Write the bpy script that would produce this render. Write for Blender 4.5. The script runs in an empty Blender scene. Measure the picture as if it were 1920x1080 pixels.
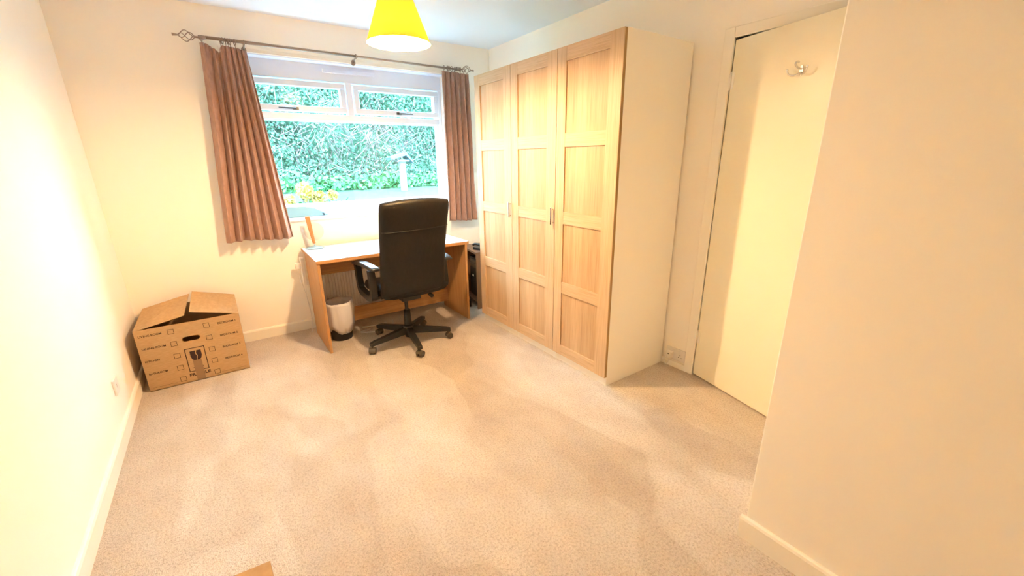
import bpy, bmesh, math, random
from mathutils import Vector, Matrix, noise
random.seed(7)
SC = bpy.context.scene
COL = SC.collection
PI = math.pi

# ------------------------------------------------------------------ camera
def cam_basis(yaw, pitch, roll):
    cy, sy, cp, sp = math.cos(yaw), math.sin(yaw), math.cos(pitch), math.sin(pitch)
    f = Vector((sy*cp, cy*cp, sp)); r = Vector((cy, -sy, 0)); u = r.cross(f)
    cr, sr = math.cos(roll), math.sin(roll)
    return r*cr+u*sr, u*cr-r*sr, f
r_, u_, f_ = cam_basis(0.6087, -0.3011, -0.0134)
cd = bpy.data.cameras.new('camera'); cam = bpy.data.objects.new('camera', cd); COL.objects.link(cam)
cd.sensor_width = 36; cd.lens = 775.14*36/1920; cd.clip_start = 0.02; cd.clip_end = 200
m = Matrix.Identity(4)
for i in range(3):
    m[i][0], m[i][1], m[i][2] = r_[i], u_[i], -f_[i]
m.translation = Vector((0.6291, 0, 1.4045)); cam.matrix_world = m
SC.camera = cam

# ------------------------------------------------------------------ sky, sun, exposure
SKY_STRENGTH, SUN_STRENGTH, BULB_STRENGTH = 6.9, 2.0, 530.0
SC.view_settings.view_transform = 'Standard'; SC.view_settings.look = 'None'
SC.view_settings.gamma = 1.0; SC.view_settings.use_curve_mapping = False
SC.view_settings.exposure = 2.44
SC.cycles.max_bounces = 16; SC.cycles.diffuse_bounces = 10
w = bpy.data.worlds.new('sky'); SC.world = w; w.use_nodes = True
bg = w.node_tree.nodes['Background']; bg.inputs[0].default_value = (0.54, 0.77, 1.0, 1); bg.inputs[1].default_value = SKY_STRENGTH
sd = bpy.data.lights.new('sun', 'SUN'); sd.energy = SUN_STRENGTH; sd.angle = 0.03; sd.color = (1, 0.97, 0.9)
so = bpy.data.objects.new('sun', sd); COL.objects.link(so)
so.rotation_euler = (math.radians(42), 0, math.radians(-18))          # from behind the house, onto the hedge

# ------------------------------------------------------------------ helpers
def lin(c):
    return tuple(((v/255+0.055)/1.055)**2.4 if v/255 > 0.04045 else v/255/12.92 for v in c)+(1,)
def mat(name, col, rough=0.6, metal=0.0, spec=0.5, **kw):
    mt = bpy.data.materials.new(name); mt.use_nodes = True
    b = mt.node_tree.nodes['Principled BSDF']
    b.inputs['Base Color'].default_value = tuple(col[:3])+(1,)
    b.inputs['Roughness'].default_value = rough; b.inputs['Metallic'].default_value = metal
    b.inputs['Specular IOR Level'].default_value = spec
    for k, v in kw.items(): b.inputs[k].default_value = v
    return mt
def nd(mt, t, **kw):
    n = mt.node_tree.nodes.new(t)
    for k, v in kw.items(): setattr(n, k, v)
    return n
def ln(mt, a, b): mt.node_tree.links.new(a, b)
def bsdf(mt): return mt.node_tree.nodes['Principled BSDF']
def coords(mt, scale=(1, 1, 1), kind='Object', rot=(0, 0, 0)):
    tc = nd(mt, 'ShaderNodeTexCoord'); mp = nd(mt, 'ShaderNodeMapping')
    mp.inputs['Scale'].default_value = scale; mp.inputs['Rotation'].default_value = rot
    ln(mt, tc.outputs[kind], mp.inputs['Vector']); return mp.outputs[0]
def noise_tex(mt, vec, scale, detail=3, rough=0.5):
    n = nd(mt, 'ShaderNodeTexNoise'); n.inputs['Scale'].default_value = scale
    n.inputs['Detail'].default_value = detail; n.inputs['Roughness'].default_value = rough
    if vec: ln(mt, vec, n.inputs['Vector'])
    return n.outputs['Fac']
def ramp(mt, fac, stops):
    r = nd(mt, 'ShaderNodeValToRGB'); e = r.color_ramp.elements
    while len(e) < len(stops): e.new(0.5)
    for el, (p, c) in zip(e, stops): el.position = p; el.color = tuple(c[:3])+(1,)
    ln(mt, fac, r.inputs[0]); return r.outputs[0]
def mixc(mt, fac, a, b, mode='MIX'):
    n = nd(mt, 'ShaderNodeMix', data_type='RGBA', blend_type=mode)
    for s, v in ((n.inputs[0], fac), (n.inputs[6], a), (n.inputs[7], b)):
        if hasattr(v, 'is_linked') or hasattr(v, 'links'): ln(mt, v, s)
        else: s.default_value = v
    return n.outputs[2]
def bump(mt, h, strength=0.2, dist=0.01):
    n = nd(mt, 'ShaderNodeBump'); n.inputs['Strength'].default_value = strength; n.inputs['Distance'].default_value = dist
    ln(mt, h, n.inputs['Height']); ln(mt, n.outputs[0], bsdf(mt).inputs['Normal'])

# ------------------------------------------------------------------ materials
def paint(name, col, rough=0.7, bs=0.06):
    mt = mat(name, col, rough, spec=0.25)
    v = coords(mt); bump(mt, noise_tex(mt, v, 140, 2), bs, 0.004); return mt
M = {}
M['wall'] = paint('cream_wall_paint', (0.93, 0.885, 0.79))
M['ceil'] = paint('white_ceiling_paint', (0.80, 0.86, 0.94))
M['gloss'] = paint('white_gloss_paint', (0.90, 0.86, 0.76), 0.32, 0.03)
M['doorpaint'] = paint('cream_door_gloss_paint', (0.88, 0.83, 0.66), 0.3, 0.03)
M['upvc'] = mat('white_upvc', (0.77, 0.84, 0.96), 0.3)
M['white_pl'] = mat('white_plastic', (0.80, 0.77, 0.72), 0.35)
M['dark_pl'] = mat('black_plastic', (0.012, 0.011, 0.010), 0.42)
M['slot'] = mat('dark_slot', (0.03, 0.022, 0.015), 0.8)
M['chrome'] = mat('chrome', (0.75, 0.73, 0.70), 0.18, 1.0)
M['handle_metal'] = mat('grey_handle_metal', (0.10, 0.10, 0.10), 0.35, 0.6)
M['pole'] = mat('bronze_pole_metal', (0.36, 0.27, 0.21), 0.35, 0.85)
M['white_panel'] = mat('white_foil_panel', (0.90, 0.86, 0.77), 0.4)
M['radiator'] = mat('radiator_enamel', (0.82, 0.79, 0.76), 0.35)

def carpet():
    mt = mat('beige_cut_pile_carpet', (0.5, 0.4, 0.33), 0.95, spec=0.1)
    v = coords(mt)
    dist = nd(mt, 'ShaderNodeTexNoise'); dist.inputs['Scale'].default_value = 1.6; ln(mt, v, dist.inputs['Vector'])
    dm = nd(mt, 'ShaderNodeVectorMath', operation='MULTIPLY_ADD'); ln(mt, dist.outputs['Color'], dm.inputs[0]); dm.inputs[1].default_value = (0.55, 0.55, 0)
    ln(mt, coords(mt, (2.4, 1.0, 1), rot=(0, 0, 0.6)), dm.inputs[2])
    vo = nd(mt, 'ShaderNodeTexVoronoi', feature='SMOOTH_F1'); vo.inputs['Scale'].default_value = 1.5; vo.inputs['Smoothness'].default_value = 0.25; ln(mt, dm.outputs[0], vo.inputs['Vector'])
    sepc = nd(mt, 'ShaderNodeSeparateColor'); ln(mt, vo.outputs['Color'], sepc.inputs[0])
    big = noise_tex(mt, coords(mt, (1.2, 0.8, 1), rot=(0, 0, 0.7)), 2.6, 3, 0.55)
    mid = noise_tex(mt, v, 105, 2, 0.55); fine = noise_tex(mt, v, 230, 2, 0.6)
    c1 = ramp(mt, big, [(0.36, (0.75, 0.65, 0.55)), (0.5, (0.81, 0.72, 0.62)), (0.64, (0.86, 0.78, 0.69))])
    c2 = ramp(mt, sepc.outputs[0], [(0.25, (0.91, 0.885, 0.86)), (0.45, (1, 1, 1)), (0.6, (1.0, 1.0, 1.0)), (0.8, (1.06, 1.06, 1.07))])
    c3 = ramp(mt, mid, [(0.34, (0.85, 0.82, 0.78)), (0.5, (0.98, 0.98, 0.98)), (0.68, (1.05, 1.05, 1.05))])
    c4 = ramp(mt, fine, [(0.3, (0.86, 0.84, 0.80)), (0.48, (1, 1, 1)), (0.7, (1.06, 1.06, 1.06))])
    c = mixc(mt, 1.0, c1, c2, 'MULTIPLY'); c = mixc(mt, 1.0, c, c3, 'MULTIPLY'); c = mixc(mt, 1.0, c, c4, 'MULTIPLY')
    ln(mt, c, bsdf(mt).inputs['Base Color'])
    h = nd(mt, 'ShaderNodeMath', operation='ADD'); ln(mt, mid, h.inputs[0]); ln(mt, fine, h.inputs[1])
    bump(mt, h.outputs[0], 0.9, 0.012)
    return mt
M['carpet'] = carpet()

def wood(name, dark, light, axis='Z', strip=0.0, strip_axis='Y', rough=0.45, grain=1.0):
    mt = mat(name, light, rough, spec=0.35)
    sc = {'X': (1.2, 26, 26), 'Y': (26, 1.2, 26), 'Z': (26, 26, 1.2)}[axis]
    v = coords(mt, sc)
    g = noise_tex(mt, v, 2.2, 6, 0.65)
    col = ramp(mt, g, [(0.3, dark), (0.5, tuple((a+b)/2*1.05 for a, b in zip(dark, light))), (0.68, light)])
    sc2 = {'X': (3, 160, 160), 'Y': (160, 3, 160), 'Z': (160, 160, 3)}[axis]
    f2 = noise_tex(mt, coords(mt, sc2), 1.5, 2)
    col = mixc(mt, 1.0, col, ramp(mt, f2, [(0.35, (0.86, 0.84, 0.8)), (0.55, (1, 1, 1))]), 'MULTIPLY')
    if strip:
        sx = nd(mt, 'ShaderNodeSeparateXYZ'); ln(mt, coords(mt), sx.inputs[0])
        d = nd(mt, 'ShaderNodeMath', operation='DIVIDE'); ln(mt, sx.outputs[strip_axis], d.inputs[0]); d.inputs[1].default_value = strip
        fl = nd(mt, 'ShaderNodeMath', operation='FLOOR'); ln(mt, d.outputs[0], fl.inputs[0])
        wn = nd(mt, 'ShaderNodeTexWhiteNoise', noise_dimensions='1D'); ln(mt, fl.outputs[0], wn.inputs['W'])
        col = mixc(mt, 1.0, col, ramp(mt, wn.outputs['Value'], [(0.0, (0.86, 0.82, 0.76)), (1.0, (1.08, 1.07, 1.05))]), 'MULTIPLY')
    ln(mt, col, bsdf(mt).inputs['Base Color'])
    bump(mt, f2, 0.05, 0.002)
    return mt
OD, OL = (0.52, 0.355, 0.205), (0.62, 0.45, 0.28)
M['oak_v'] = wood('light_oak_upright', OD, OL, 'Z')
M['oak_h'] = wood('light_oak_crosswise', OD, OL, 'Y')
M['oak_p'] = wood('light_oak_panel_strips', OD, OL, 'Z', 0.083, 'Y')
M['oak_edge'] = wood('oak_edge_dark', (0.30, 0.18, 0.07), (0.42, 0.26, 0.11), 'Z')
M['beech_v'] = wood('beech_desk_side', (0.41, 0.205, 0.072), (0.53, 0.295, 0.125), 'Z')
M['beech_h'] = wood('beech_desk_rail', (0.41, 0.205, 0.072), (0.53, 0.295, 0.125), 'X')
M['brown_wood'] = wood('dark_brown_wood', (0.14, 0.075, 0.04), (0.21, 0.12, 0.07), 'Z')
M['peg_wood'] = wood('orange_wood', (0.42, 0.17, 0.05), (0.55, 0.25, 0.085), 'Z')
M['desktop'] = mat('pale_desk_laminate', (0.62, 0.63, 0.68), 0.25)

def fabric(name, a, b):
    mt = mat(name, a, 0.85, spec=0.15)
    bs = bsdf(mt); bs.inputs['Sheen Weight'].default_value = 0.35; bs.inputs['Sheen Tint'].default_value = (1, 0.8, 0.7, 1)
    n = noise_tex(mt, coords(mt, (1, 1, 0.35)), 60, 4, 0.65)
    ln(mt, ramp(mt, n, [(0.3, a), (0.7, b)]), bs.inputs['Base Color']); bump(mt, n, 0.15, 0.003); return mt
M['curtain'] = fabric('brown_curtain_fabric', (0.32, 0.185, 0.14), (0.43, 0.265, 0.205))
M['leather'] = fabric('black_leather', (0.009, 0.008, 0.0065), (0.014, 0.012, 0.010))
bsdf(M['leather']).inputs['Roughness'].default_value = 0.5; bsdf(M['leather']).inputs['Sheen Weight'].default_value = 0.0
bsdf(M['leather']).inputs['Specular IOR Level'].default_value = 0.22
M['armpad'] = mat('grey_arm_pad_vinyl', (0.035, 0.036, 0.036), 0.28, spec=0.8)
M['caster'] = mat('grey_caster_plastic', (0.085, 0.065, 0.045), 0.45)

def card(name, a, b):
    mt = mat(name, a, 0.8, spec=0.15)
    n = noise_tex(mt, coords(mt, (1, 1, 6)), 30, 4, 0.6)
    ln(mt, ramp(mt, n, [(0.3, a), (0.7, b)]), bsdf(mt).inputs['Base Color']); return mt
M['card'] = card('brown_cardboard', (0.41, 0.26, 0.125), (0.49, 0.325, 0.17))
M['ink'] = mat('brown_black_print', (0.035, 0.014, 0.012), 0.8)
M['tape'] = mat('brown_parcel_tape', (0.36, 0.22, 0.12), 0.25, Alpha=0.82)
M['bag'] = mat('white_bin_liner', (0.70, 0.68, 0.70), 0.35)
bsdf(M['bag']).inputs['Transmission Weight'].default_value = 0.0
M['blue_pl'] = mat('pale_blue_plastic', (0.27, 0.52, 0.66), 0.3)
M['pale_base'] = mat('pale_glass_base', (0.22, 0.34, 0.37), 0.12, spec=0.6)

def thin_glass(name, tint, refl=0.06):
    mt = bpy.data.materials.new(name); mt.use_nodes = True; nt = mt.node_tree; nt.nodes.remove(bsdf(mt))
    out = nt.nodes['Material Output']; tr = nd(mt, 'ShaderNodeBsdfTransparent'); gl = nd(mt, 'ShaderNodeBsdfGlossy'); mx = nd(mt, 'ShaderNodeMixShader')
    tr.inputs[0].default_value = tint+(1,); gl.inputs['Roughness'].default_value = 0.02; mx.inputs[0].default_value = refl
    ln(mt, tr.outputs[0], mx.inputs[1]); ln(mt, gl.outputs[0], mx.inputs[2]); ln(mt, mx.outputs[0], out.inputs[0]); return mt
M['glass'] = thin_glass('window_glass', (0.90, 0.97, 0.97), 0.04)
M['clear'] = thin_glass('clear_acrylic', (0.93, 0.91, 0.88), 0.02)
def translucent(name, col, tcol, f=0.5):
    mt = bpy.data.materials.new(name); mt.use_nodes = True; nt = mt.node_tree; nt.nodes.remove(bsdf(mt))
    out = nt.nodes['Material Output']; d = nd(mt, 'ShaderNodeBsdfDiffuse'); t = nd(mt, 'ShaderNodeBsdfTranslucent'); mx = nd(mt, 'ShaderNodeMixShader')
    d.inputs[0].default_value = col+(1,); t.inputs[0].default_value = tcol+(1,); mx.inputs[0].default_value = f
    ln(mt, d.outputs[0], mx.inputs[1]); ln(mt, t.outputs[0], mx.inputs[2]); ln(mt, mx.outputs[0], out.inputs[0]); return mt
M['shade'] = translucent('yellow_shade_fabric', (0.86, 0.56, 0.10), (0.86, 0.56, 0.10), 0.25)
M['lining'] = translucent('white_shade_lining', (0.82, 0.78, 0.50), (0.6, 0.5, 0.2), 0.06)
M['bulb'] = bpy.data.materials.new('lit_bulb'); M['bulb'].use_nodes = True
_b = bsdf(M['bulb']); _b.inputs['Base Color'].default_value = (1, 1, 1, 1)
_b.inputs['Emission Color'].default_value = (1.0, 0.655, 0.37, 1); _b.inputs['Emission Strength'].default_value = BULB_STRENGTH
def leafy(name, stops, scale=3):
    mt = mat(name, stops[0][1], 0.8, spec=0.0)
    oi = noise_tex(mt, coords(mt), scale, 4, 0.7)
    ln(mt, ramp(mt, oi, stops), bsdf(mt).inputs['Base Color']); return mt
M['leaf'] = leafy('hedge_leaves', [(0.3, (0.05, 0.13, 0.085)), (0.5, (0.085, 0.19, 0.13)), (0.7, (0.13, 0.25, 0.175))], 2.5)
M['twig'] = mat('grey_pink_twigs', (0.20, 0.155, 0.155), 0.8)
M['grass'] = leafy('lawn_grass', [(0.35, (0.05, 0.105, 0.065)), (0.65, (0.062, 0.118, 0.072))], 6)
M['yellow'] = leafy('yellow_flowers', [(0.4, (0.40, 0.27, 0.05)), (0.6, (0.5, 0.40, 0.16))], 20)
M['lowleaf'] = leafy('ground_cover_leaves', [(0.35, (0.05, 0.19, 0.07)), (0.65, (0.10, 0.27, 0.12))], 6)
M['bluewood'] = mat('weathered_blue_grey_wood', (0.16, 0.19, 0.20), 0.8)
M['blueroof'] = mat('blue_grey_roof_wood', (0.06, 0.11, 0.14), 0.8)

# ------------------------------------------------------------------ mesh builders
def box(bm, x0, x1, y0, y1, z0, z1, mi=0, mx=None):
    vs = [bm.verts.new((x, y, z)) for x in (x0, x1) for y in (y0, y1) for z in (z0, z1)]
    if mx is not None:
        for v in vs: v.co = mx @ v.co
    fs = [bm.faces.new([vs[i] for i in q]) for q in ((0, 1, 3, 2), (4, 6, 7, 5), (0, 4, 5, 1), (2, 3, 7, 6), (0, 2, 6, 4), (1, 5, 7, 3))]
    for f in fs: f.material_index = mi
    return fs
def prism(bm, pts, a, b, axis='Z', mi=0, mx=None):
    """outline pts (2-D) swept from a to b along axis"""
    def p3(p, t):
        v = {'Z': (p[0], p[1], t), 'Y': (p[0], t, p[1]), 'X': (t, p[0], p[1])}[axis]
        return mx @ Vector(v) if mx is not None else Vector(v)
    lo = [bm.verts.new(p3(p, a)) for p in pts]; hi = [bm.verts.new(p3(p, b)) for p in pts]; n = len(pts)
    fs = [bm.faces.new(lo[::-1]), bm.faces.new(hi)]
    for i in range(n): fs.append(bm.faces.new((lo[i], lo[(i+1) % n], hi[(i+1) % n], hi[i])))
    for f in fs: f.material_index = mi
    return fs
def lathe(bm, prof, seg=32, c=(0, 0, 0), mi=0, jit=None, cap=False):
    rings = []
    for k, (r, z) in enumerate(prof):
        ring = []
        for i in range(seg):
            a = 2*PI*i/seg; rr, zz = (r, z) if jit is None else jit(r, z, a, k)
            ring.append(bm.verts.new((c[0]+rr*math.cos(a), c[1]+rr*math.sin(a), c[2]+zz)))
        rings.append(ring)
    for a, b in zip(rings, rings[1:]):
        for i in range(seg):
            f = bm.faces.new((a[i], a[(i+1) % seg], b[(i+1) % seg], b[i])); f.material_index = mi; f.smooth = True
    if cap:
        bm.faces.new(rings[0][::-1]).material_index = mi; bm.faces.new(rings[-1]).material_index = mi
def tube(bm, pts, r, seg=10, closed=False, mi=0, rads=None, sec=None):
    pts = [Vector(p) for p in pts]; n = len(pts); rings = []
    up = None
    for i, p in enumerate(pts):
        if closed: t = pts[(i+1) % n]-pts[i-1]
        else: t = pts[min(i+1, n-1)]-pts[max(i-1, 0)]
        t.normalize()
        if up is None:
            up = Vector((0, 0, 1)) if abs(t.z) < 0.9 else Vector((0, 1, 0))
        s = t.cross(up).normalized(); up = s.cross(t).normalized()
        rr = rads[i] if rads else r
        if sec: ring = [bm.verts.new(p+s*a+up*b) for a, b in sec]
        else: ring = [bm.verts.new(p+(s*math.cos(2*PI*k/seg)+up*math.sin(2*PI*k/seg))*rr) for k in range(seg)]
        rings.append(ring)
    m_ = len(rings[0]); rng = range(n) if closed else range(n-1)
    for i in rng:
        a, b = rings[i], rings[(i+1) % n]
        for k in range(m_):
            f = bm.faces.new((a[k], a[(k+1) % m_], b[(k+1) % m_], b[k])); f.material_index = mi; f.smooth = not sec
    if not closed:
        bm.faces.new(rings[0][::-1]).material_index = mi; bm.faces.new(rings[-1]).material_index = mi
def spline(pts, k=8):
    pts = [Vector(p) for p in pts]; out = []
    for i in range(len(pts)-1):
        p0, p1, p2, p3 = pts[max(i-1, 0)], pts[i], pts[i+1], pts[min(i+2, len(pts)-1)]
        for j in range(k):
            t = j/k
            out.append(0.5*((2*p1)+(p2-p0)*t+(2*p0-5*p1+4*p2-p3)*t*t+(3*p1-p0-3*p2+p3)*t**3))
    return out+[pts[-1]]
def cushion(bm, fn, T, nu=16, nv=20, p=10, k=3.0, mi=0):
    """pillow between two skins: fn(u,v)->(centre, normal); u,v in -1..1"""
    def th(u, v): return T*max(0.0, (1-abs(u)**p)*(1-abs(v)**p))**(1/k)
    def s(t): return math.sin(t*PI/2)*0.55+t*0.45
    skins = []
    for sg in (1, -1):
        g = []
        for i in range(nu+1):
            row = []
            for j in range(nv+1):
                u, v = s(-1+2*i/nu), s(-1+2*j/nv); c, n = fn(u, v); row.append(bm.verts.new(c+n*(sg*th(u, v)/2)))
            g.append(row)
        for i in range(nu):
            for j in range(nv):
                q = (g[i][j], g[i+1][j], g[i+1][j+1], g[i][j+1]); f = bm.faces.new(q if sg < 0 else q[::-1]); f.smooth = True; f.material_index = mi
        skins.append(g)
    bmesh.ops.remove_doubles(bm, verts=bm.verts, dist=0.0004)
def obj(name, bm, mats, parent=None, bevel=0, seg=2, loc=None, recalc=True):
    if recalc: bmesh.ops.recalc_face_normals(bm, faces=bm.faces)
    me = bpy.data.meshes.new(name); bm.to_mesh(me); bm.free()
    for mt in (mats if isinstance(mats, (list, tuple)) else [mats]): me.materials.append(mt)
    o = bpy.data.objects.new(name, me); COL.objects.link(o)
    if parent: o.parent = parent
    if loc: o.location = loc
    if bevel:
        b = o.modifiers.new('bevel', 'BEVEL'); b.width = bevel; b.segments = seg; b.limit_method = 'ANGLE'; b.harden_normals = False
    return o
def B(): return bmesh.new()
def one_box(name, d, mt, parent=None, bevel=0, seg=2):
    bm = B(); box(bm, *d); return obj(name, bm, mt, parent, bevel, seg)
def thing(name, label, cat, loc=(0, 0, 0), rz=0, group=None):
    o = bpy.data.objects.new(name, None); COL.objects.link(o); o.location = loc; o.rotation_euler = (0, 0, rz)
    o.empty_display_size = 0.1
    return tag(o, label, cat, group)
def tag(o, label, cat, group=None):
    o['label'] = label; o['category'] = cat
    if group: o['group'] = group
    return o
def struct(o):
    o['kind'] = 'structure'; return o

# ------------------------------------------------------------------ room shell
D, W, H = 3.821, 3.054, 2.428
FY, NX, NY = -1.45, 2.067, 0.517           # wall behind the camera, projecting near wall
WX0, WX1, WZ0, WZ1 = 0.86, 2.56, 0.945, 2.164   # window opening
bm = B(); box(bm, -0.15, W+1.3, FY-0.15, D+0.28, -0.12, 0); struct(obj('floor', bm, M['carpet']))
bm = B(); box(bm, -0.15, W+1.3, FY-0.15, D+0.28, H, H+0.12); struct(obj('ceiling', bm, M['ceil']))
bm = B(); box(bm, -0.15, 0, FY-0.15, D+0.28, 0, H); struct(obj('wall_left', bm, M['wall']))
bm = B()
box(bm, 0, WX0, D, D+0.28, 0, H); box(bm, WX1, W+0.15, D, D+0.28, 0, H)
box(bm, WX0, WX1, D, D+0.28, 0, WZ0); box(bm, WX0, WX1, D, D+0.28, WZ1, H)
struct(obj('wall_back', bm, M['wall']))
DY0, DY1, DZ = 0.585, 1.357, 2.010           # doorway
bm = B(); box(bm, W, W+0.1, DY1, D, 0, H); box(bm, W, W+0.1, NY, DY0, 0, H); box(bm, W, W+0.1, DY0, DY1, DZ, H)
struct(obj('wall_right', bm, M['wall']))
bm = B(); box(bm, NX, W+0.1, FY-0.15, NY, 0, H); struct(obj('wall_near', bm, M['wall'], bevel=0.004))
bm = B(); box(bm, 0, NX, FY-0.15, FY, 0, H); struct(obj('wall_front', bm, M['wall']))
bm = B(); box(bm, W+1.15, W+1.3, NY, D, 0, H); box(bm, W+0.1, W+1.15, NY-0.1, NY, 0, H); box(bm, W+0.1, W+1.15, 2.0, 2.1, 0, H)
struct(obj('wall_hall', bm, M['wall']))
def skirt(name, a, b, n, h=0.088, t=0.016):
    """board from a to b (floor points), n points into the room"""
    a, b, n = Vector(a+(0,)), Vector(b+(0,)), Vector(n+(0,)); bm = B()
    prof = [(0, 0), (t, 0), (t, h-0.012), (t-0.004, h-0.003), (t-0.009, h), (0, h)]
    ra = [bm.verts.new(a+n*p+Vector((0, 0, z))) for p, z in prof]; rb = [bm.verts.new(b+n*p+Vector((0, 0, z))) for p, z in prof]
    for i in range(6): bm.faces.new((ra[i], ra[(i+1) % 6], rb[(i+1) % 6], rb[i]))
    bm.faces.new(ra); bm.faces.new(rb[::-1])
    return struct(obj(name, bm, M['gloss']))
skirt('baseboard_left', (0, FY), (0, D), (1, 0))
skirt('baseboard_back', (0.016, D), (W, D), (0, -1))
skirt('baseboard_right', (W, 1.415), (W, D-0.016), (-1, 0), 0.04, 0.012)
bm = B(); t = 0.016
o = skirt('baseboard_near', (NX, FY), (NX, NY+t), (-1, 0), 0.093)
bm = B(); box(bm, W-0.014, W+0.1, DY1, 1.415, 0, 2.062); box(bm, W-0.014, W+0.1, DY0-0.05, DY0, 0, 2.062); box(bm, W-0.014, W+0.1, DY0, DY1, DZ, 2.062)
box(bm, W+0.045, W+0.06, DY1-0.016, DY1, 0, DZ); box(bm, W+0.045, W+0.06, DY0, DY1-0.016, DZ-0.016, DZ)
struct(obj('trim_1', bm, M['gloss'], bevel=0.004))
bm = B(); box(bm, WX0-0.03, WX1+0.03, D-0.012, D, WZ1, WZ1+0.026); struct(obj('trim_2', bm, M['gloss'], bevel=0.003))

# door, ajar
dvec = Vector((-0.227, -0.974, 0)).normalized()
door = bpy.data.objects.new('door_1', None); COL.objects.link(door); struct(door)
door.location = (W+0.002, 1.3562, 0); door.rotation_euler = (0, 0, math.atan2(dvec.y, dvec.x))
one_box('door_panel', (0.0003, 0.755, 0.0, 0.038, 0.008, 2.0), M['doorpaint'], door, 0.003)
for z in (0.276, 1.80):
    bm = B()
    tube(bm, [(0.0, -0.004, z-0.045), (0.0, -0.004, z+0.045)], 0.006, 10)
    for k in (-0.015, 0.015): tube(bm, [(0, -0.004, z+k-0.001), (0, -0.004, z+k+0.001)], 0.0068, 10)
    box(bm, 0.0, 0.022, -0.0015, 0.0, z-0.04, z+0.04)
    obj('hinge', bm, M['gloss'], door)
bm = B(); hx, hz = 0.397, 1.783
lathe_mx = None
prism(bm, [(hx+0.011*math.cos(a)*0.8, hz+0.022*math.sin(a)) for a in [2*PI*i/20 for i in range(20)]], -0.006, 0.0, 'Y')
tube(bm, spline([(hx, -0.004, hz+0.006), (hx-0.002, -0.03, hz+0.012), (hx-0.004, -0.045, hz+0.024), (hx-0.006, -0.034, hz+0.036), (hx-0.004, -0.022, hz+0.034)]), 0.0042, 8)
for s in (-1, 1):
    tube(bm, spline([(hx, -0.006, hz-0.008), (hx+s*0.018, -0.022, hz-0.020), (hx+s*0.038, -0.032, hz-0.014), (hx+s*0.047, -0.036, hz+0.004)]), 0.004, 8)
    bmesh.ops.create_uvsphere(bm, u_segments=10, v_segments=8, radius=0.006, matrix=Matrix.Translation((hx+s*0.047, -0.036, hz+0.006)))
o = obj('coat_hook', bm, M['chrome'], door)
o['label'] = 'chrome triple coat hook'
bm = B(); tube(bm, [(0.70, -0.05, 1.0), (0.70, 0.0, 1.0)], 0.009, 10); tube(bm, [(0.70, -0.05, 1.0), (0.60, -0.05, 1.0)], 0.009, 10); obj('door_handle', bm, M['chrome'], door)

# ------------------------------------------------------------------ window
FYW = D+0.10                                  # inner face of the frame
win = bpy.data.objects.new('window_1', None); COL.objects.link(win); struct(win)
PX0, PX1 = 0.91, 2.505                        # big pane
bm = B()
y0, y1 = FYW, FYW+0.07
box(bm, WX0, WX1, y0, y1, 2.035, WZ1)        # top
box(bm, WX0, PX0, y0, y1, 0.965, 2.035); box(bm, PX1+0.02, WX1, y0, y1, 0.965, 2.035)
box(bm, PX0, PX1+0.02, y0, y1, 0.965, 1.055) # bottom
box(bm, PX0, PX1+0.02, y0, y1, 1.735, 1.785) # transom
box(bm, 1.685, 1.735, y0, y1, 1.785, 2.035)  # mullion
box(bm, PX0, PX1+0.02, y0+0.018, y1, 1.724, 1.735); box(bm, PX0, PX1+0.02, y0+0.018, y1, 1.055, 1.068)
box(bm, PX1, PX1+0.02, y0+0.018, y1, 1.068, 1.724); box(bm, PX0, PX0+0.012, y0+0.018, y1, 1.068, 1.724)
obj('window_frame', bm, M['upvc'], win, 0.004)
one_box('pane', (PX0+0.01, PX1, y0+0.035, y0+0.041, 1.06, 1.73), M['glass'], win)
for (a, b, hxx) in ((0.905, 1.675, 1.277), (1.745, 2.52, 2.124)):
    bm = B(); q0, q1 = y0-0.012, y0+0.05; z0, z1, f = 1.797, 2.024, 0.042
    box(bm, a, b, q0, q1, z1-f, z1); box(bm, a, b, q0, q1, z0, z0+f); box(bm, a, a+f, q0, q1, z0+f, z1-f); box(bm, b-f, b, q0, q1, z0+f, z1-f)
    s = obj('sash', bm, M['upvc'], win, 0.006, 3)
    one_box('pane', (a+f-0.004, b-f+0.004, y0+0.02, y0+0.026, z0+f-0.004, z1-f+0.004), M['glass'], s)
    bm = B(); sg = -1 if hxx < 1.7 else 1
    box(bm, hxx-0.02, hxx+0.02, q0-0.016, q0, z0+0.008, z0+0.028)
    tube(bm, [(hxx, q0-0.02, z0+0.018), (hxx+sg*0.04, q0-0.026, z0+0.018), (hxx+sg*0.125, q0-0.024, z0+0.018)], 0.006, 8, rads=[0.009, 0.007, 0.005])
    obj('handle', bm, M['handle_metal'], s)
bm = B(); box(bm, 1.515, 1.93, y0-0.016, y0, 2.098, 2.128); box(bm, 1.525, 1.92, y0-0.022, y0-0.016, 2.098, 2.108)
obj('trickle_vent', bm, M['upvc'], win, 0.005)
one_box('window_sill', (WX0, WX1, D-0.022, FYW+0.002, 0.942, 0.968), M['upvc'], win, 0.006, 3)
one_box('reveal_lining', (WX0, WX1, D+0.001, FYW, WZ1-0.008, WZ1-0.0005), M['upvc'], win)

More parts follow.
